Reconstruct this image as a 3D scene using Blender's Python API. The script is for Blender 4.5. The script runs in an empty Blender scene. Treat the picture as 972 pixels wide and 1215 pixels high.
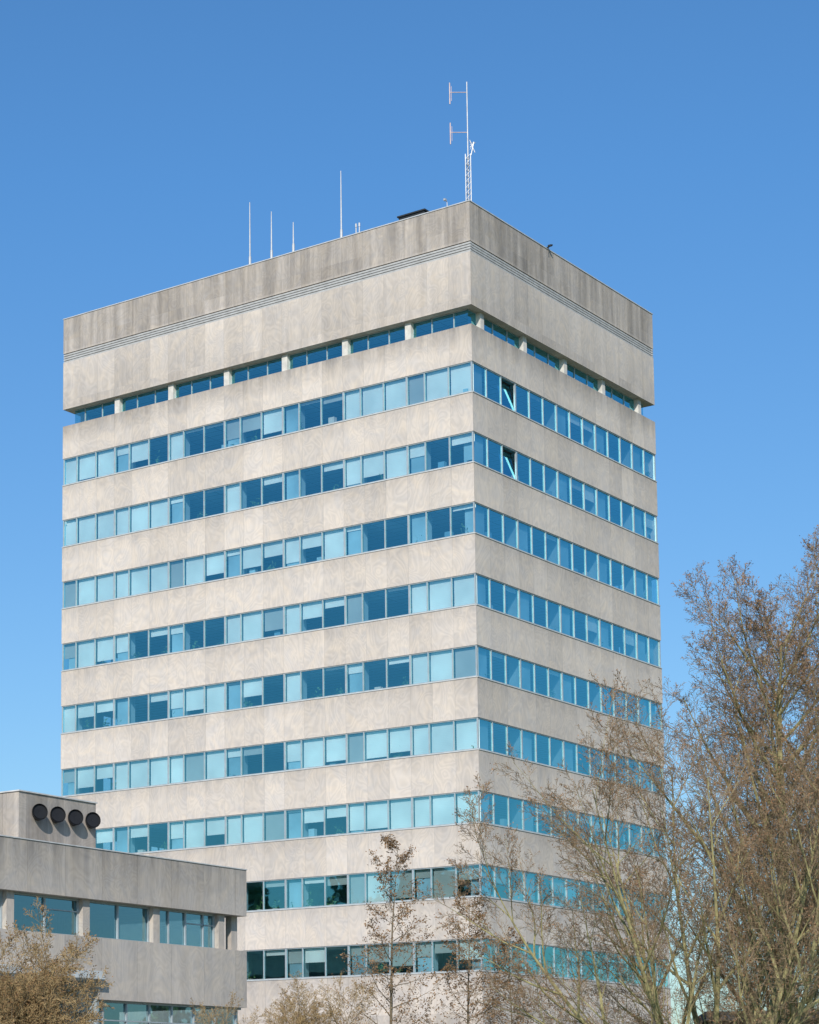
import bpy, math, random
from mathutils import Vector, Matrix
random.seed(7)
sc=bpy.context.scene
W,D=26.35,19.77
ZT,FH,WH=37.50,3.5,1.538
ROOF,SLAB=45.61,40.335
BT=39.36

# ---------------------------------------------------------------- helpers
class MB:
    def __init__(s): s.v=[];s.f=[];s.m=[]
    def face(s,pts,mat=0):
        n=len(s.v); s.v+= [tuple(p) for p in pts]; s.f.append(tuple(range(n,n+len(pts)))); s.m.append(mat)
    def box(s,x0,x1,y0,y1,z0,z1,mat=0,matx=None,matz=None):
        if x0>x1:x0,x1=x1,x0
        if y0>y1:y0,y1=y1,y0
        n=len(s.v)
        s.v+=[(x0,y0,z0),(x1,y0,z0),(x1,y1,z0),(x0,y1,z0),(x0,y0,z1),(x1,y0,z1),(x1,y1,z1),(x0,y1,z1)]
        mx=mat if matx is None else matx; mz=mat if matz is None else matz
        for q,m in (((0,3,2,1),mz),((4,5,6,7),mz),((0,1,5,4),mat),((2,3,7,6),mat),((1,2,6,5),mx),((3,0,4,7),mx)):
            s.f.append(tuple(n+i for i in q)); s.m.append(m)
    def tube(s,pts,rads,k=6,mat=0,cap=True):
        n0=len(s.v); P=[Vector(p) for p in pts]; N=len(P)
        ref=None
        for i in range(N):
            d=(P[min(i+1,N-1)]-P[max(i-1,0)])
            if d.length<1e-9: d=Vector((0,0,1))
            d.normalize()
            if ref is None: ref=Vector((1,0,0)) if abs(d.x)<.8 else Vector((0,1,0))
            a=d.cross(ref).normalized(); b=d.cross(a)
            for j in range(k):
                t=2*math.pi*j/k
                q=P[i]+(a*math.cos(t)+b*math.sin(t))*rads[i]
                s.v.append((q.x,q.y,q.z))
        for i in range(N-1):
            for j in range(k):
                j2=(j+1)%k
                s.f.append((n0+i*k+j,n0+i*k+j2,n0+(i+1)*k+j2,n0+(i+1)*k+j)); s.m.append(mat)
        if cap and k>3:
            s.f.append(tuple(n0+j for j in range(k))); s.m.append(mat)
            s.f.append(tuple(n0+(N-1)*k+j for j in range(k))); s.m.append(mat)
    def obj(s,name,mats,parent=None,smooth=False):
        me=bpy.data.meshes.new(name); me.from_pydata(s.v,[],s.f)
        for m in mats: me.materials.append(m)
        me.polygons.foreach_set('material_index',s.m)
        if smooth: me.polygons.foreach_set('use_smooth',[True]*len(s.f))
        me.update()
        o=bpy.data.objects.new(name,me); bpy.context.collection.objects.link(o)
        if parent: o.parent=parent
        return o
def empty(name,loc=(0,0,0)):
    o=bpy.data.objects.new(name,None); o.location=loc; bpy.context.collection.objects.link(o); return o

class NT:
    def __init__(s,name):
        s.mat=bpy.data.materials.new(name); s.mat.use_nodes=True; s.t=s.mat.node_tree; s.t.nodes.clear()
        s.out=s.n('ShaderNodeOutputMaterial')
    def n(s,ty,**kw):
        nd=s.t.nodes.new(ty)
        for k,v in kw.items(): setattr(nd,k,v)
        return nd
    def l(s,a,b): s.t.links.new(a,b)
    def math(s,op,a,b=None,c=None):
        nd=s.n('ShaderNodeMath',operation=op)
        for i,x in enumerate((a,b,c)):
            if x is None: continue
            if isinstance(x,(int,float)): nd.inputs[i].default_value=x
            else: s.l(x,nd.inputs[i])
        return nd.outputs[0]
    def ramp(s,x,a,b,c=0.0,d=1.0):
        nd=s.n('ShaderNodeMapRange'); s.l(x,nd.inputs[0])
        for i,v in enumerate((a,b,c,d)): nd.inputs[i+1].default_value=v
        return nd.outputs[0]
    def noise(s,vec,scale,detail=4,dist=0,rough=.5):
        nd=s.n('ShaderNodeTexNoise'); s.l(vec,nd.inputs['Vector']); nd.inputs['Scale'].default_value=scale
        nd.inputs['Detail'].default_value=detail; nd.inputs['Distortion'].default_value=dist; nd.inputs['Roughness'].default_value=rough
        return nd.outputs[0]
    def princ(s,rough=.8,metal=0,spec=.3):
        p=s.n('ShaderNodeBsdfPrincipled'); p.inputs['Roughness'].default_value=rough; p.inputs['Metallic'].default_value=metal
        p.inputs['Specular IOR Level'].default_value=spec
        s.l(p.outputs[0],s.out.inputs[0]); return p
def simple(name,col,rough=.7,metal=0,var=.15,scale=3,spec=.3):
    m=NT(name); p=m.princ(rough,metal,spec); tc=m.n('ShaderNodeTexCoord')
    f=m.noise(tc.outputs['Object'],scale,5)
    f=m.ramp(f,.3,.7,1-var,1+var)
    mx=m.n('ShaderNodeVectorMath',operation='SCALE'); mx.inputs[0].default_value=col; m.l(f,mx.inputs['Scale'])
    m.l(mx.outputs[0],p.inputs['Base Color']); return m.mat

def concrete(name,axis,pw,base=(.595,.52,.452),z0=37.3,dark=1.0,topdark=True,off=0.0):
    m=NT(name); p=m.princ(.88,0,.2)
    tc=m.n('ShaderNodeTexCoord'); pos=tc.outputs['Object']
    sp=m.n('ShaderNodeSeparateXYZ'); m.l(pos,sp.inputs[0])
    u=m.math('ADD',sp.outputs[axis],off); z=sp.outputs[2]
    up=m.math('DIVIDE',u,pw); pid=m.math('FLOOR',up)
    row=m.math('FLOOR',m.math('DIVIDE',m.math('SUBTRACT',z,z0),FH))
    cb=m.n('ShaderNodeCombineXYZ'); m.l(pid,cb.inputs[0]); m.l(row,cb.inputs[1]); cb.inputs[2].default_value=3.7+axis
    wn=m.n('ShaderNodeTexWhiteNoise',noise_dimensions='3D'); m.l(cb.outputs[0],wn.inputs['Vector'])
    vb=m.n('ShaderNodeVectorMath',operation='MULTIPLY_ADD'); m.l(wn.outputs['Color'],vb.inputs[0]); vb.inputs[1].default_value=(60,60,60); m.l(pos,vb.inputs[2])
    n1=m.noise(vb.outputs[0],.7,5,2.2,.55)
    gm=m.n('ShaderNodeMapping'); gm.inputs['Scale'].default_value=(1,1,.6); m.l(vb.outputs[0],gm.inputs[0])
    n1b=m.noise(gm.outputs[0],.6,1.5,2.5,.4)
    vein=m.math('ABSOLUTE',m.math('SUBTRACT',m.math('FRACT',m.math('MULTIPLY',n1b,9.0)),.5))
    vein=m.math('MULTIPLY',vein,2.0)
    n2=m.noise(pos,.12,5,.5,.6); n3=m.noise(pos,9,5,0,.7)
    mp=m.n('ShaderNodeMapping'); mp.inputs['Scale'].default_value=(1.5,1.5,.10); m.l(pos,mp.inputs[0])
    n4=m.noise(mp.outputs[0],1.0,6,.2,.65)
    val=m.math('ADD',1.0,m.math('MULTIPLY',m.math('SUBTRACT',wn.outputs['Value'],.5),.17))
    val=m.math('ADD',val,m.math('MULTIPLY',m.math('SUBTRACT',vein,.5),.13))
    val=m.math('ADD',val,m.math('MULTIPLY',m.math('SUBTRACT',n1,.5),.34))
    val=m.math('ADD',val,m.math('MULTIPLY',m.math('SUBTRACT',n2,.5),.32))
    val=m.math('ADD',val,m.math('MULTIPLY',m.math('SUBTRACT',n3,.5),.08))
    if topdark:
        a=m.ramp(z,43.4,43.7,0,1.0); b=m.ramp(z,38.2,39.5,0,1.0); c=m.ramp(z,40.2,39.8,0,1)
        b=m.math('MULTIPLY',b,c); e=m.ramp(z,43.4,40.3,.15,.5); e=m.math('MULTIPLY',e,m.ramp(z,40.2,40.4,0,1)); 
        w=m.math('MAXIMUM',m.math('MAXIMUM',a,b),e)
        zz=m.math('FRACT',m.math('DIVIDE',m.math('SUBTRACT',z,ZT),FH))
        low=m.math('MULTIPLY',m.ramp(zz,.30,.56,0,.4),m.ramp(z,37.6,37.4,0,1))
        w=m.math('MAXIMUM',w,low)
    else:
        w=m.ramp(z,9.8,11.3,.35,.85)
    st=m.ramp(n4,.3,.62,0,1)
    dirt=m.math('MULTIPLY',m.math('ADD',m.math('MULTIPLY',w,.44),.03),m.math('ADD',m.math('MULTIPLY',st,.85),.3))
    val=m.math('MULTIPLY',val,m.math('SUBTRACT',1.0,dirt))
    fr=m.math('FRACT',up); j=m.math('MINIMUM',fr,m.math('SUBTRACT',1.0,fr)); j=m.ramp(j,.005,.010,.80,1.0)
    val=m.math('MULTIPLY',m.math('MULTIPLY',val,j),dark)
    hue=m.n('ShaderNodeMix',data_type='RGBA'); m.l(m.ramp(n1,.3,.7,0,1),hue.inputs[0]); 
    hue.inputs[6].default_value=(base[0]*.98,base[1]*1.0,base[2]*1.04,1); hue.inputs[7].default_value=(base[0]*1.03,base[1],base[2]*.95,1)
    sc_=m.n('ShaderNodeVectorMath',operation='SCALE'); m.l(hue.outputs[2],sc_.inputs[0]); m.l(val,sc_.inputs['Scale'])
    m.l(sc_.outputs[0],p.inputs['Base Color'])
    bp=m.n('ShaderNodeBump'); bp.inputs['Strength'].default_value=.3; bp.inputs['Distance'].default_value=.012
    h=m.math('ADD',m.math('MULTIPLY',n3,.4),j); m.l(h,bp.inputs['Height']); m.l(bp.outputs[0],p.inputs['Normal'])
    return m.mat

def glass(name,tint=(.86,.97,.98),gl=(.30,.88,1.0),f0=.31,fk=.9):
    m=NT(name); tr=m.n('ShaderNodeBsdfTransparent'); tr.inputs[0].default_value=(*tint,1)
    g=m.n('ShaderNodeBsdfGlossy'); g.inputs['Color'].default_value=(*gl,1); g.inputs['Roughness'].default_value=.02
    tc=m.n('ShaderNodeTexCoord'); n=m.noise(tc.outputs['Object'],.8,2)
    bp=m.n('ShaderNodeBump'); bp.inputs['Strength'].default_value=.12; bp.inputs['Distance'].default_value=.03; m.l(n,bp.inputs['Height']); m.l(bp.outputs[0],g.inputs['Normal'])
    lw=m.n('ShaderNodeLayerWeight'); lw.inputs[0].default_value=.5
    f=m.math('MINIMUM',m.math('ADD',m.math('MULTIPLY',m.math('POWER',lw.outputs['Facing'],2.2),fk),f0),1.0)
    mx=m.n('ShaderNodeMixShader'); m.l(f,mx.inputs[0]); m.l(tr.outputs[0],mx.inputs[1]); m.l(g.outputs[0],mx.inputs[2]); m.l(mx.outputs[0],m.out.inputs[0])
    return m.mat

def grid_ceiling(name):
    m=NT(name); p=m.princ(.9); tc=m.n('ShaderNodeTexCoord')
    br=m.n('ShaderNodeTexBrick'); br.offset=0; m.l(tc.outputs['Object'],br.inputs[0]); br.inputs['Scale'].default_value=1.0
    br.inputs['Brick Width'].default_value=1.25; br.inputs['Row Height'].default_value=.625; br.inputs['Mortar Size'].default_value=.04
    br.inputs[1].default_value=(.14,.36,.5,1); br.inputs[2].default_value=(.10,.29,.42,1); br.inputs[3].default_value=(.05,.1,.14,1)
    m.l(br.outputs[0],p.inputs['Base Color']); return m.mat

def slats(name,col):
    m=NT(name); p=m.princ(.6); tc=m.n('ShaderNodeTexCoord'); sp=m.n('ShaderNodeSeparateXYZ'); m.l(tc.outputs['Object'],sp.inputs[0])
    f=m.math('FRACT',m.math('MULTIPLY',sp.outputs[2],12.0)); f=m.ramp(f,0,.25,.93,1)
    n=m.ramp(m.noise(tc.outputs['Object'],.45,3),.3,.7,.78,1.08)
    f=m.math('MULTIPLY',f,n)
    mx=m.n('ShaderNodeVectorMath',operation='SCALE'); mx.inputs[0].default_value=col; m.l(f,mx.inputs['Scale']); m.l(mx.outputs[0],p.inputs['Base Color'])
    return m.mat

M={}
M['cL']=concrete('stone_panels_a',0,W/21)
M['cR']=concrete('stone_panels_b',1,D/14)
M['aR']=concrete('annex_concrete_b',1,2.12,base=(.54,.475,.412),z0=8,topdark=False,off=.4)
M['aL']=concrete('annex_concrete_a',0,2.12,base=(.54,.475,.412),z0=8,topdark=False)
M['frame']=simple('aluminium_frame',(.42,.46,.47),.45,.3,.1)
M['lframe']=simple('pale_frame',(.62,.62,.60),.5,.2,.1)
M['glass']=glass('blue_glass')
M['aglass']=glass('annex_glass',(.35,.5,.55),(.45,.8,.95),.28)
M['blind']=slats('white_blinds',(.88,.87,.83))
M['curt']=slats('grey_blinds',(.45,.47,.45))
M['ceil']=grid_ceiling('office_ceiling')
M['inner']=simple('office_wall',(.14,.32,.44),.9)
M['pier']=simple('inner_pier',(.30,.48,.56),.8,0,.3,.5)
M['dark']=simple('dark_metal',(.03,.032,.035),.5)
M['steel']=simple('galvanised_steel',(.5,.5,.5),.5,.3)
M['redw']=simple('aerial_paint',(.55,.42,.40),.5)
M['roofm']=simple('roof_gravel',(.2,.19,.18),.95)
M['louv']=simple('louvre_metal',(.43,.42,.40),.7,0)
M['plantg']=simple('indoor_plant_leaf',(.07,.17,.06),.6,0,.5,8)
M['black']=simple('duct_black',(.01,.01,.012),.6)

# ---------------------------------------------------------------- tower
tower=empty('office_tower')
def fp(face,u,d,z):
    return {'L':(-W+u,d,z),'R':(-d,u,z),'B':(-u,D-d,z),'S':(-W+d,D-u,z)}[face]
def fbox(mb,face,u0,u1,d0,d1,z0,z1,mat=0):
    a=fp(face,u0,d0,z0);b=fp(face,u1,d1,z1); mb.box(a[0],b[0],a[1],b[1],z0,z1,mat)
def fquad(mb,face,u0,u1,d,z0,z1,mat=0,t=(0,0)):
    mb.face([fp(face,u0,d+t[0],z0),fp(face,u1,d-t[0],z0),fp(face,u1,d-t[0]+t[1],z1),fp(face,u0,d+t[0]+t[1],z1)],mat)

bands=MB()
ztops=[ZT-FH*i for i in range(9)]
bands.box(-W,0,0,D,ZT,BT,0,1)
for i in range(8):
    bands.box(-W,0,0,D,ztops[i+1],ztops[i]-WH,0,1)
bands.box(-W,0,0,D,4.3,ztops[8]-WH,0,1)
bands.box(-W,0,0,D,SLAB,43.02,0,1)
bands.box(-W+.16,-.16,.16,D-.16,43.02,43.56,0,1)
T=.35
bands.box(-W,0,0,T,43.56,ROOF-.05,0,1); bands.box(-W,0,D-T,D,43.56,ROOF-.05,0,1)
bands.box(-W,-W+T,T,D-T,43.56,ROOF-.05,0,1); bands.box(-T,0,T,D-T,43.56,ROOF-.05,0,1)
bands.obj('stone_bands',[M['cL'],M['cR']],tower)
rf=MB(); rf.box(-W+T,-T,T,D-T,44.6,44.9,0); 
rf.obj('roof_deck',[M['roofm']],tower)
cp=MB()
for (a,b,c,d) in ((-W-.03,.03,-.03,T+.03),(-W-.03,.03,D-T-.03,D+.03),(-W-.03,-W+T+.03,T+.03,D-T-.03),(-T-.03,.03,T+.03,D-T-.03)):
    cp.box(a,b,c,d,ROOF-.05,ROOF,0)
cp.obj('parapet_coping',[simple('coping_metal',(.6,.59,.57),.5,.3)],tower)
lv=MB()
for k in range(4):
    z=43.03+k*.132
    for face,L in (('L',W),('R',D),('B',W),('S',D)):
        e=.0 if face in 'LB' else .15
        fbox(lv,face,e,L-e,.025,.15,z,z+.092,0)
lv.obj('louvre_strip',[M['louv']],tower)

# recessed storey
rs=MB()
for j in range(1,7):
    u=j*W/7
    for f in 'LB': fbox(rs,f,u-.17,u+.17,.22,.5,BT,SLAB,0)
for k in range(5):
    u=D/14*(1+3*k)
    for f in 'RS': fbox(rs,f,u-.17,u+.17,.22,.5,BT,SLAB,0)
rs.obj('recess_columns',[simple('column_concrete',(.6,.56,.5),.9)],tower)
rg=MB(); rfm=MB()
def pane_edges(face):
    if face in 'LB':
        e=[0]; b=W/7
        for j in range(7): e+= [j*b+1.02,j*b+1.02+(b-1.02)/2,(j+1)*b]
        return e
    return [D/14*i for i in range(15)]
for face,L in (('L',W),('R',D),('B',W),('S',D)):
    n=21 if face in 'LB' else 14
    for i in range(n):
        u0=max(L*i/n,.48);u1=min(L*(i+1)/n,L-.48)
        fquad(rg,face,u0,u1,.48,BT,SLAB,0,(random.uniform(-.002,.002),random.uniform(-.003,.003)))
        if i: fbox(rfm,face,u0-.025,u0+.025,.44,.475,BT,SLAB,0)
    fbox(rfm,face,.5,L-.5,.43,.47,BT,BT+.08,0)
    fbox(rfm,face,.5,L-.5,.43,.47,SLAB-.05,SLAB-.002,0)
rg.obj('recess_glass',[M['glass']],tower); rfm.obj('recess_frames',[M['frame']],tower)
co=MB()
co.box(-W+5.5,-5.5,5.5,D-5.5,4.4,40.3,0)
co.obj('core_walls',[M['inner']],tower)
ce=MB()
for z in [SLAB]+ztops:
    i=.5 if z==SLAB else .2
    ce.face([(-W+i,i,z-.012),(-W+i,D-i,z-.012),(-i,D-i,z-.012),(-i,i,z-.012)],0)
ce.obj('ceilings',[M['ceil']],tower)

drop=[[.9,.2,.1,.7,.1,1,1],[1,1,.1,.15,.25,.9,.3],[1,.95,.9,.5,.75,.15,.15],[.85,.15,.3,.75,.45,.1,1],
      [.4,.3,.8,.1,.1,.2,1],[.5,1,1,.3,.6,.8,1],[.4,.3,.6,1,.4,.9,1],[.3,.4,.5,.1,.2,.9,.6],[.3,.3,.6,.2,.4,.5,.4]]
fr=MB();gl=MB();bl=MB();it=MB();pl=MB()
for r,zt in enumerate(ztops):
    zb=zt-WH
    for face,L in (('L',W),('R',D),('B',W),('S',D)):
        e=pane_edges(face); n=len(e)-1
        fbox(fr,face,.10,L-.10,.03,.11,zb,zb+.06,0)
        fbox(fr,face,.10,L-.10,.03,.11,zt-.05,zt,0)
        fbox(fr,face,.0,L,-.03,.0,zb-.03,zb+.010,1)
        for i in range(n):
            u0,u1=e[i],e[i+1]
            bay=(i%3==0)
            if i:
                w=.05 if bay else .028
                fbox(fr,face,u0-w,u0+w,.025,.12,zb+.06,zt-.05,0)
            ga=.07 if i==0 else u0; gb=L-.07 if i==n-1 else u1
            tilt=(random.uniform(-.004,.004),random.uniform(-.006,.006))
            openw=(face=='R' and r in (0,1) and i==2)
            if openw:
                gl.face([fp(face,ga,.08,zb+.06),fp(face,gb,.08,zb+.06),fp(face,gb,.36,zt-.08),fp(face,ga,.36,zt-.08)],0)
                for (a,b) in ((ga,ga+.06),(gb-.06,gb)):
                    fr.face([fp(face,a,.075,zb+.06),fp(face,b,.075,zb+.06),fp(face,b,.355,zt-.08),fp(face,a,.355,zt-.08)],2)
                fbox(fr,face,ga,gb,.32,.36,zt-.14,zt-.06,2)
            else:
                fquad(gl,face,ga,gb,.075,zb+.05,zt-.04,0,tilt)
            if bay and not (face=='R' and i==3 and r<2):
                fbox(it,face,u0+.08 if i else .35,u0+.9 if face in 'LB' else u1-.1,.24,.75,zb,zt-.013,0)
            if face in 'LB':
                d=drop[r][min(i//3,6)] if face=='L' else random.choice([0,.3,1])
                if d<.95: d=d+random.choice([-.15,0,0,.1,.25,-.3,.5] if d>.3 else [-.3,-.3,0,0,.12,.5])
                if bay and random.random()<.25: d=1
            else:
                d=random.choice([0,0,0,0,0,0,0,.15,.3,0,0,.5]) if not bay else 0
            if openw: d=0
            d=max(0,min(1,d))
            if d>.05:
                fquad(bl,face,u0+.05,u1-.05,.20,zt-.02-(WH-.05)*d,zt-.02,1 if (r>=7 and random.random()<.6) or random.random()<.1 else 0)
            if d<.9 and random.random()<.6 and face in 'LR' and not openw:
                uc=random.uniform(u0+.2,u1-.2)
                if random.random()<.6:
                    for q in range(26):
                        c=Vector(fp(face,uc+random.gauss(0,.13),.3+random.uniform(-.06,.12),zb+.1+abs(random.gauss(0,.22))))
                        a=Vector([random.gauss(0,.06) for _ in range(3)]);b=Vector([random.gauss(0,.06) for _ in range(3)])
                        pl.face([c-a,c+b,c+a],0)
                    fbox(it,face,uc-.1,uc+.1,.25,.42,zb,zb+.12,2)
                else:
                    fbox(it,face,uc-.2,uc+.15,.35,.6,zb,zb+random.uniform(.2,.5),random.choice([0,1,2]))
for r,zt in enumerate(ztops):
    for (x,y) in ((-.10,.03),(-W+.03,.03),(-.10,D-.10),(-W+.03,D-.10)):
        fr.box(x,x+.07,y,y+.07,zt-WH,zt,0)
fr.obj('window_frames',[M['frame'],M['lframe'],M['dark']],tower)
gl.obj('window_glass',[M['glass']],tower); bl.obj('blinds',[M['blind'],M['curt']],tower)
it.obj('interior_items',[M['pier'],M['inner'],simple('office_clutter',(.6,.58,.52),.8)],tower); pl.obj('sill_plants',[M['plantg']],tower)
gf=MB()
for face,L in (('L',W),('R',D),('B',W),('S',D)):
    n=7 if face in 'LB' else 5
    for i in range(n+1):
        u=min(max(L*i/n,.25),L-.25)
        fbox(gf,face,u-.22,u+.22,.05,.5,0,4.3,0)
    for i in range(n*2):
        fquad(gf,face,max(L*i/n/2,1.2),min(L*(i+1)/n/2,L-1.2),1.2,.15,4.3,1)
        fbox(gf,face,max(L*i/n/2,1.2)-.04,max(L*i/n/2,1.2)+.04,1.1,1.18,0,4.3,2)
gf.box(-W+6,-6,6,D-6,0,4.3,3)
gf.obj('ground_floor',[M['cL'],M['aglass'],M['frame'],M['inner']],tower)

# ---------------------------------------------------------------- roof equipment
def pole(name,x,y,h,r=.035):
    m=MB(); m.tube([(0,0,0),(0,0,h*.5),(0,0,h)],[r*1.25,r,r*.6],8); m.tube([(0,0,0),(0,0,.5)],[r*2,r*2],8)
    m.box(-.12,.12,-.12,.12,-.02,.04)
    o=m.obj(name,[M['steel']]); o.location=(x,y,ROOF); return o
for x,h in ((-13.45,3.5),(-12.05,2.62),(-10.65,1.68),(-7.65,3.65)):
    pole('whip_antenna',x,.18,h)
sm=MB()
for dx in (0,.2): sm.tube([(dx,0,0),(dx,0,.55)],[.03,.03],8); sm.tube([(dx,0,.4),(dx,0,.58)],[.05,.05],8)
sm.box(-.1,.3,-.08,.08,-.02,.05)
o=sm.obj('vent_pipe',[M['steel']]); o.location=(-6.75,.18,ROOF)
hb=MB(); hb.box(-.75,.75,-.5,.5,0,1.15); hb.box(-.82,.82,-.57,.57,1.15,1.22)
for k in range(6): hb.box(-.7,.7,-.53,-.5,.12+k*.17,.2+k*.17)
o=hb.obj('rooftop_ventilator',[M['dark']]); o.location=(-3.7,1.1,44.9)
br=MB(); br.tube([(0,0,0),(0,-.02,.3),(0,-.15,.36)],[.02,.02,.02],6); br.box(-.05,.05,-.28,-.12,.3,.4)
o=br.obj('roof_light',[M['steel']]); o.location=(-1.35,.15,ROOF)
cm=MB(); cm.box(-.2,.12,-.05,.05,0,.05); cm.tube([(.1,0,0),(.2,0,.04),(.22,0,.06)],[.02,.02,.02],6); cm.box(.12,.32,-.05,.05,.05,.14); cm.tube([(.32,0,.1),(.37,0,.09)],[.04,.04],10); cm.tube([(.15,0,-.02),(.15,0,-.3)],[.018,.018],6)
o=cm.obj('security_camera',[M['dark']]); o.location=(-.05,7.75,ROOF)
am=MB(); zb=44.9; zt1=48.75; s=.15
leg=[(s,0),(-s*.5,s*.87),(-s*.5,-s*.87)]
for a,b in leg: am.tube([(a,b,zb),(a,b,zt1)],[.022,.022],6)
z=zb
while z<zt1-.1:
    for i in range(3):
        a=leg[i];b=leg[(i+1)%3]; z2=min(z+.3,zt1)
        am.tube([(a[0],a[1],z),(b[0],b[1],z2)],[.012,.012],4); am.tube([(a[0],a[1],z),(b[0],b[1],z)],[.012,.012],4)
    z+=.3
am.tube([(0,0,zt1-.6),(0,0,52.55)],[.035,.028],8)
lx,ly=-.785,-.62
for za in (52.0,49.9):
    am.tube([(0,0,za),(lx*.86,ly*.86,za)],[.022,.022],6,1)
    am.tube([(lx*.86,ly*.86,za-.62),(lx*.86,ly*.86,za+.5)],[.03,.03],6,1)
    am.tube([(lx*.78,ly*.78,za-.45),(lx*.78,ly*.78,za+.32)],[.012,.012],6,1)
for q in range(4): am.tube([(-lx*.1,-ly*.1,49.0+q*.12),(-lx*(.25+.05*q),-ly*(.25+.05*q),49.3+q*.02)],[.014,.014],4)
am.tube([(-lx*.35,-ly*.35,48.85),(-lx*.1,-ly*.1,49.5)],[.02,.02],6)
am.tube([(-lx*.15,-ly*.15,48.7),(-lx*.3,-ly*.3,49.4)],[.03,.03],6)
o=am.obj('aerial_mast',[M['steel'],M['redw']]); o.location=(-.95,1.55,0)

# ---------------------------------------------------------------- annex
annex=empty('low_office_block')
XA=-1.41; YA=-16.6; YE=-52.; XW=-26.
ab=MB()
ab.box(XW,XA,YE,YA,9.46,11.15,0,1)
for (a,b,c,d) in ((XW,XA,YE,YE+.3),(XW,XA,YA-.3,YA),(XA-.3,XA,YE+.3,YA-.3),(XW,XW+.3,YE+.3,YA-.3)): ab.box(a,b,c,d,11.15,11.38,0,1)
ab.box(XW,XA,-26.0,YA,5.68,8.02,0,1)
ab.box(XW,XA,YE,-26.0,6.75,8.02,0,1)
ab.box(XW+1,XA-6,YE+1,YA-1,0,9.46,0,1)
for k in range(9):
    y=-18.02-4.24*k
    if y<YE+.5: break
    ab.box(XA-.62,XA-.22,y-.2,y+.2,8.02,9.46,0,1)
ab.box(XA-.75,XA-.45,YA-.45,YA-.05,8.02,9.46,0,1)
ab.box(-9.5,-3.4,-28.4,-23.9,11.15,13.55,0,1)
ab.obj('concrete_bands',[M['aL'],M['aR']],annex)
aw=MB();af=MB()
aw.face([(XA-.5,YE+.5,8.02),(XA-.5,YA-1.0,8.02),(XA-.5,YA-1.0,9.46),(XA-.5,YE+.5,9.46)],0)
aw.face([(XA-.5,YA-1.0,8.02),(XW+1,YA-1.0,8.02),(XW+1,YA-1.0,9.46),(XA-.5,YA-1.0,9.46)],0)
for k in range(9):
    y=-18.02-4.24*k
    for q,wd in ((-.23,.05),(-2.12,.035),(.23,.05)): af.box(XA-.49,XA-.42,y+q-wd,y+q+wd,8.08,9.38,0)
    if k==0:
        for q in (-3.2,-.95): af.box(XA-.49,XA-.43,y+q-.03,y+q+.03,8.08,9.38,0)
    if k in (0,2): af.box(XA-.49,XA-.43,y-2.08,y-.28,8.95,8.99,0)
af.box(XA-.49,XA-.40,YE+.5,YA-1.0,8.022,8.08,0); af.box(XA-.49,XA-.40,YE+.5,YA-1.0,9.38,9.458,0)
aw.face([(XA-.4,-26.0,.1),(XA-.4,YA-.1,.1),(XA-.4,YA-.1,5.68),(XA-.4,-26.0,5.68)],0)
aw.face([(XA-2.6,YE,.1),(XA-2.6,-26.0,.1),(XA-2.6,-26.0,6.75),(XA-2.6,YE,6.75)],0)
for k in range(12):
    y=-16.9-1.41*k
    if y<-26: break
    af.box(XA-.39,XA-.32,y-.035,y+.035,.1,5.6,0)
af.box(XA-.39,XA-.30,-26,YA,5.6,5.678,0); af.box(XA-.39,XA-.31,-26,YA,4.9,4.95,0)
for k in range(14):
    y=-26.4-1.6*k; af.box(XA-2.59,XA-2.5,y-.04,y+.04,.1,6.75,0)
af.box(XA-2.59,XA-.1,-26.02,-25.9,0,6.75,0)
af.box(XA-2.4,XA+.35,-32,-26.05,6.42,6.72,1)
af.obj('frames',[M['frame'],M['lframe']],annex); aw.obj('glazing',[M['aglass']],annex)
cpz=MB()
cpz.box(XA-.33,XA+.03,YE-.03,YA+.03,11.38,11.42); cpz.box(-9.55,-3.35,-28.45,-23.85,13.55,13.6)
cpz.obj('coping',[simple('annex_coping',(.55,.54,.52),.6)],annex)
du=MB()
for k in range(4):
    y=-27.35+k*1.04; c=Vector((-3.4,y,12.80)); ax=Vector((.80,-.40,.10)).normalized()
    p1=c-ax*.2; p2=c+ax*.30
    du.tube([p1,p2],[.28,.28],24,0,False); du.tube([p2-ax*.04,p2],[.32,.32],24,0,False)
    du.tube([p2,p2-ax*.01,p2-ax*.05],[.32,.30,.29],24,1,False)
    du.tube([p2-ax*.05,p2-ax*.06],[.29,.01],24,1,False)
du.obj('exhaust_ducts',[M['dark'],M['black']],annex,True)

# ---------------------------------------------------------------- distant building
hb=MB(); 
R=Vector((.785,.62,0)); F=Vector((-.62,.785,0)); C=Vector((52.47,-89.34,0))
def loc(px,t):
    a=(px-210.25)/2602.34
    return C+F*(t*.9928)+R*(a*t)
low=empty('low_brick_building')
p0=loc(838,150)
hb.box(0,30,0,12,0,7.4,0); hb.box(-.5,30.5,-.5,12.5,7.4,8.0,1)
for k in range(12): hb.box(1+k*2.4,2.6+k*2.4,-.06,0,1,2.6,2); 
for k in range(12): hb.box(1+k*2.4,2.6+k*2.4,-.06,0,4.4,6.2,2)
o=hb.obj('building_body',[simple('brown_brick',(.16,.10,.075),.9),simple('dark_roofing',(.06,.055,.055),.9),M['aglass']],low)
o.location=p0; o.rotation_euler=(0,0,.5)

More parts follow.
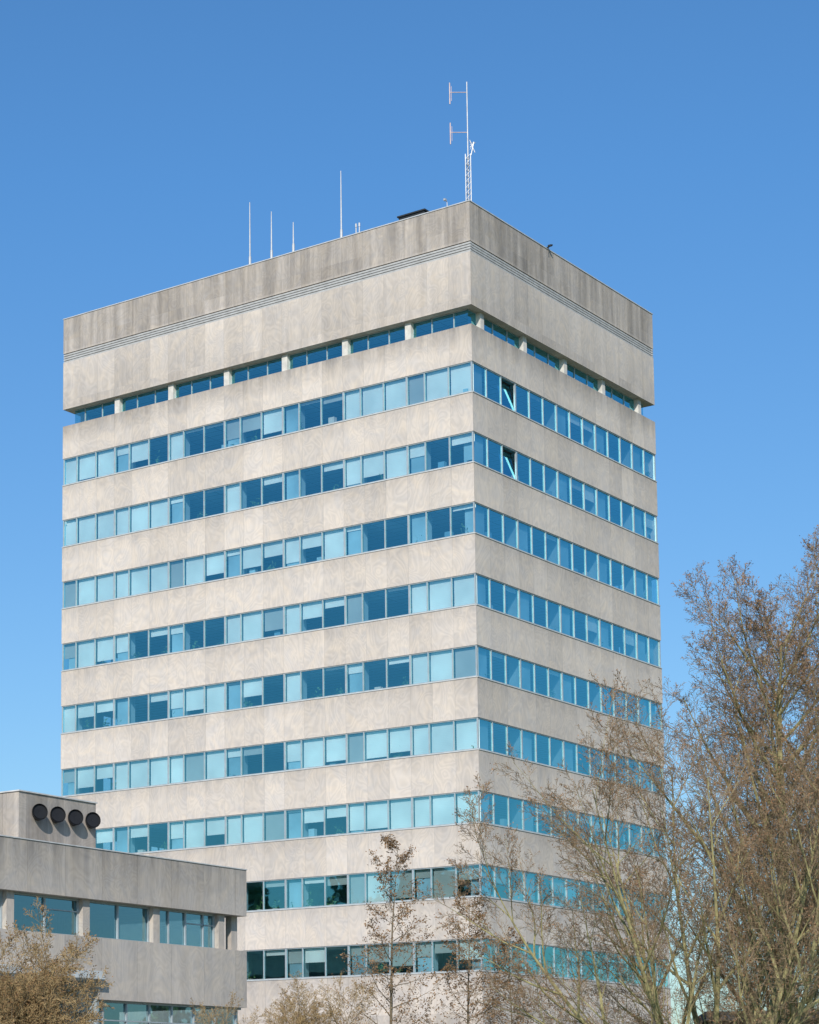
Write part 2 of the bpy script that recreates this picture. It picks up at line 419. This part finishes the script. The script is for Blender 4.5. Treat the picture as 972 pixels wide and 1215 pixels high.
# ---------------------------------------------------------------- trees
bark=simple('mossy_bark',(.28,.245,.115),.95,0,.4,5)
bark2=simple('brown_bark',(.16,.125,.08),.95,0,.4,5)
twig=simple('twig_bark',(.25,.175,.105),.9,0,.3,2)
gold=simple('golden_twig',(.36,.25,.12),.9,0,.3,2)
leafm=simple('withered_leaf',(.21,.12,.055),.8,0,.6,3)
bud=simple('bud_scales',(.28,.15,.075),.8,0,.4,3)
def rotv(d,ang,az):
    ref=Vector((0,0,1)) if abs(d.z)<.95 else Vector((1,0,0))
    a=d.cross(ref).normalized(); b=d.cross(a)
    return (d*math.cos(ang)+(a*math.cos(az)+b*math.sin(az))*math.sin(ang)).normalized()
def make_tree(name,base,levels,L,r,mats,seed,leaf=0,leafsize=.05,lean=(0,0,1),shape=None,leafspread=.08,stems=1,rmin=.0035,spread=(.15,.5)):
    rnd=random.Random(seed); mb=MB(); ML=len(levels)
    def grow(p,d,L,r,lev):
        lv=levels[lev]; ns=lv['seg']; pts=[p.copy()];rad=[r]; dirs=[d.copy()]
        step=L/ns; q=p.copy();dd=d.copy()
        for i in range(ns):
            dd=(dd+Vector([rnd.gauss(0,lv['jit']) for _ in range(3)])+Vector((0,0,lv['up']))).normalized()
            q=q+dd*step; pts.append(q.copy()); dirs.append(dd.copy()); rad.append(max(r*(1-(i+1)/ns)**.85,r*.12,rmin))
        k=7 if lev==0 else (5 if lev==1 else 3)
        mb.tube(pts,rad,k,0 if lev<=1 or r>.012 else 1,False)
        if lev+1<ML:
            n=lv['n']; az=rnd.uniform(0,6.28)
            n=max(1,int(n*rnd.uniform(.8,1.2)+.5))
            for c in range(n):
                t=lv['t0']+(1-lv['t0'])*(c+rnd.uniform(.1,.9))/n
                f=t*ns; i=min(int(f),ns-1); fr_=f-i
                cp_=pts[i].lerp(pts[i+1],fr_); az+=2.4+rnd.uniform(-.5,.5)
                sh=shape(t) if (shape and lev==0) else (1-.55*t)
                ch=L*lv['ratio']*sh*rnd.uniform(.7,1.2)
                rr=min(rad[i]*.7,max(ch*lv['thick'],.004))
                nd=rotv(dirs[i],lv['ang']*rnd.uniform(.75,1.25),az)
                grow(cp_,nd,ch,rr,lev+1)
        if lev==ML-1 and leaf>0:
            m=int(leaf)+(1 if rnd.random()<leaf-int(leaf) else 0)
            for _ in range(m):
                c=pts[rnd.randrange(1,ns+1)]+Vector([rnd.gauss(0,leafspread) for _ in range(3)])*.5
                a=Vector([rnd.gauss(0,1) for _ in range(3)]).normalized()*leafsize*rnd.uniform(.5,1.2); b=a.cross(Vector([rnd.gauss(0,1) for _ in range(3)])).normalized()*leafsize*.4
                mb.face([c-a,c+b,c+a,c-b],2)
    for s in range(stems):
        d=Vector(lean).normalized() if stems==1 else rotv(Vector((0,0,1)),rnd.uniform(*spread),s*6.28/stems+rnd.uniform(-.3,.3))
        grow(Vector((rnd.gauss(0,.1)*(stems>1),rnd.gauss(0,.1)*(stems>1),-.15)),d,L*rnd.uniform(.85,1.05) if stems>1 else L,r,0)
    o=mb.obj(name,mats); o.location=base; print(name,len(mb.f)); return o
def lv(n,ang,ratio,up,jit,seg,t0=.2,thick=.018): return dict(n=n,ang=math.radians(ang),ratio=ratio,up=up,jit=jit,seg=seg,t0=t0,thick=thick)
big=[lv(42,42,.42,.0,.03,14,.14,.016),lv(15,38,.42,.07,.06,8,.12,.011),lv(10,40,.5,.05,.07,5,.12,.008),lv(7,40,.55,.03,.09,4,.12,.007),lv(0,0,0,.02,.1,3)]
shp=lambda t: (.8 if t<.35 else 1.0) *(1-.5*max(0,t-.45)/.55)
make_tree('bare_beech_tree',loc(925,55),big,13.4,.26,[bark,twig,bud],11,leaf=.6,leafsize=.034,shape=shp,rmin=.0045)
make_tree('bare_beech_tree',loc(1025,58),big,14.2,.24,[bark,twig,bud],12,leaf=.6,leafsize=.034,shape=shp,rmin=.0045)
make_tree('spreading_bare_tree',loc(840,50),[lv(13,36,.5,.05,.04,12,.22,.014),lv(11,34,.45,.04,.06,8,.15,.011),lv(9,36,.48,.03,.08,5,.12,.008),lv(6,38,.5,.02,.09,4,.15,.007),lv(0,0,0,.02,.1,3)],9.8,.095,[bark,twig,bud],5,leaf=.35,leafsize=.03,stems=9,rmin=.004,spread=(.2,.8))
sap=[lv(40,62,.27,.0,.025,12,.2,.011),lv(10,42,.42,.06,.08,5,.12,.010),lv(7,45,.5,.03,.1,3,.15,.009),lv(0,0,0,0,.1,2)]
make_tree('young_oak_tree',loc(460,75),sap,10.6,.08,[bark2,twig,leafm],21,leaf=1.9,leafsize=.055,shape=lambda t:1.1-t*.85,leafspread=.14,rmin=.005)
make_tree('young_oak_tree',loc(540,76),sap,8.8,.07,[bark2,twig,leafm],22,leaf=1.8,leafsize=.055,shape=lambda t:1.1-t*.85,leafspread=.14,rmin=.005)
make_tree('young_oak_tree',loc(600,74),sap,7.4,.06,[bark2,twig,leafm],23,leaf=1.5,leafsize=.055,shape=lambda t:1.1-t*.85,leafspread=.14,rmin=.005)
bush=[lv(14,36,.5,.03,.05,7,.25,.012),lv(11,38,.5,.03,.08,5,.12,.009),lv(8,40,.5,.03,.1,4,.12,.008),lv(4,40,.5,.02,.1,3,.15,.008),lv(0,0,0,.0,.12,3)]
make_tree('golden_willow_shrub',loc(340,70),bush,5.3,.06,[bark2,gold,leafm],31,leaf=.2,leafsize=.03,stems=6,rmin=.004)
make_tree('golden_willow_shrub',loc(28,45),bush,3.9,.06,[bark2,gold,leafm],32,leaf=.35,leafsize=.03,stems=9,rmin=.004)
make_tree('golden_willow_shrub',loc(-25,46),bush,5.2,.07,[bark2,gold,leafm],33,leaf=.35,leafsize=.03,stems=9,rmin=.004)

def belt(name,x0,y0,x1,y1,n,h,seed):
    rnd=random.Random(seed); mb=MB()
    for i in range(n):
        t=(i+.5)/n; cx=x0+(x1-x0)*t+rnd.gauss(0,3); cy=y0+(y1-y0)*t+rnd.gauss(0,3); H=h*rnd.uniform(.7,1.1); Rr=H*.28
        mb.tube([(cx,cy,0),(cx,cy,H*.9)],[.3,.05],6,1)
        for _ in range(420):
            z=rnd.uniform(.06,1)**.8; rr=Rr*math.sqrt(rnd.random())*(1.08-z)**.6*rnd.uniform(.7,1.1); a=rnd.uniform(0,6.28)
            c=Vector((cx+rr*math.cos(a),cy+rr*math.sin(a),z*H))
            a_=Vector([rnd.gauss(0,.5) for _ in range(3)]);b_=Vector([rnd.gauss(0,.5) for _ in range(3)])
            mb.face([c-a_,c+b_,c+a_,c-b_],0)
    mb.obj(name,[simple(name+'_leaf',(.10,.16,.05),.8,0,.5,.6),bark2])
belt('evergreen_tree_belt',-95,-45,-35,-115,26,23,1)
belt('evergreen_tree_belt',55,60,95,130,14,17,2)
belt('evergreen_tree_belt',-30,-130,70,-135,16,16,3)

# ---------------------------------------------------------------- ground
def sheet(name,x0,x1,y0,y1,z,mat):
    m=MB(); m.face([(x0,y0,z),(x1,y0,z),(x1,y1,z),(x0,y1,z)]); return m.obj(name,[mat])
sheet('ground',-2500,2500,-2500,2500,0,simple('grass',(.07,.10,.035),.95,0,.4,.6))
pv=NT('paving'); p=pv.princ(.9); tc=pv.n('ShaderNodeTexCoord'); b=pv.n('ShaderNodeTexBrick'); pv.l(tc.outputs['Object'],b.inputs[0]); b.inputs['Scale'].default_value=1.6
b.inputs[1].default_value=(.27,.26,.24,1); b.inputs[2].default_value=(.22,.21,.2,1); b.inputs[3].default_value=(.12,.12,.11,1); b.inputs['Mortar Size'].default_value=.01; pv.l(b.outputs[0],p.inputs['Base Color'])
sheet('plaza_paving',-45,8,-60,30,.004,pv.mat)
asph=simple('asphalt',(.05,.05,.052),.9,0,.2,2)
rd=MB(); rd.face([(-200,-84,.004),(200,-84,.004),(200,-76,.004),(-200,-76,.004)],0)
for k in range(66): rd.face([(-198+k*6,-80.06,.008),(-195+k*6,-80.06,.008),(-195+k*6,-79.94,.008),(-198+k*6,-79.94,.008)],1)
rd.obj('road',[asph,simple('road_paint',(.75,.75,.73),.7)])
pvm=MB(); pvm.box(-200,200,-76,-75.85,0,.13,0); pvm.box(-200,200,-75.85,-73.5,0,.12,1); pvm.box(-200,200,-84.15,-84,0,.13,0); pvm.box(-200,200,-92,-84.15,0,.12,1)
pvm.obj('pavement',[simple('kerb_stone',(.4,.39,.37),.9),pv.mat])

# ---------------------------------------------------------------- light
el=math.radians(33); sx,sy=.48,-.877
n=math.hypot(sx,sy); sd=Vector((sx/n*math.cos(el),sy/n*math.cos(el),math.sin(el)))
w=bpy.data.worlds.new("World"); sc.world=w; w.use_nodes=True; nt=w.node_tree; bg=nt.nodes['Background']
sk=nt.nodes.new('ShaderNodeTexSky'); sk.sky_type='NISHITA'; sk.sun_disc=False; sk.sun_elevation=el; sk.sun_rotation=math.atan2(sx,sy)
sk.altitude=0; sk.air_density=1.0; sk.dust_density=.7; sk.ozone_density=3.0
tcw=nt.nodes.new('ShaderNodeTexCoord'); spw=nt.nodes.new('ShaderNodeSeparateXYZ'); nt.links.new(tcw.outputs['Generated'],spw.inputs[0])
mrw=nt.nodes.new('ShaderNodeMapRange'); nt.links.new(spw.outputs[2],mrw.inputs[0]); mrw.inputs[1].default_value=.05; mrw.inputs[2].default_value=.40
mxw=nt.nodes.new('ShaderNodeMix'); mxw.data_type='RGBA'; nt.links.new(mrw.outputs[0],mxw.inputs[0]); mxw.inputs[6].default_value=(.76,.90,.93,1); mxw.inputs[7].default_value=(.60,1.04,1.32,1)
mu=nt.nodes.new('ShaderNodeVectorMath'); mu.operation='MULTIPLY'; nt.links.new(mxw.outputs[2],mu.inputs[1])
nt.links.new(sk.outputs[0],mu.inputs[0]); nt.links.new(mu.outputs[0],bg.inputs[0]); bg.inputs[1].default_value=.12
sl=bpy.data.lights.new('sun','SUN'); sl.energy=4.5; sl.angle=math.radians(.5); sl.color=(1,.95,.885)
so=bpy.data.objects.new('sun',sl); so.rotation_euler=sd.to_track_quat('Z','Y').to_euler(); bpy.context.collection.objects.link(so)
sc.view_settings.view_transform='Standard'; sc.view_settings.look='None'; sc.view_settings.exposure=0
# ---------------------------------------------------------------- camera
cd=bpy.data.cameras.new('camera'); cd.sensor_width=36; cd.lens=2602.34/1215*36; cd.shift_x=(486-210.254)/1215; cd.shift_y=(997.137-607.5)/1215
cd.clip_end=6000
co_=bpy.data.objects.new('camera',cd); co_.location=(52.4682,-89.34433,1.7); co_.rotation_euler=(math.pi/2+.1202,.0,.66926)
bpy.context.collection.objects.link(co_); sc.camera=co_
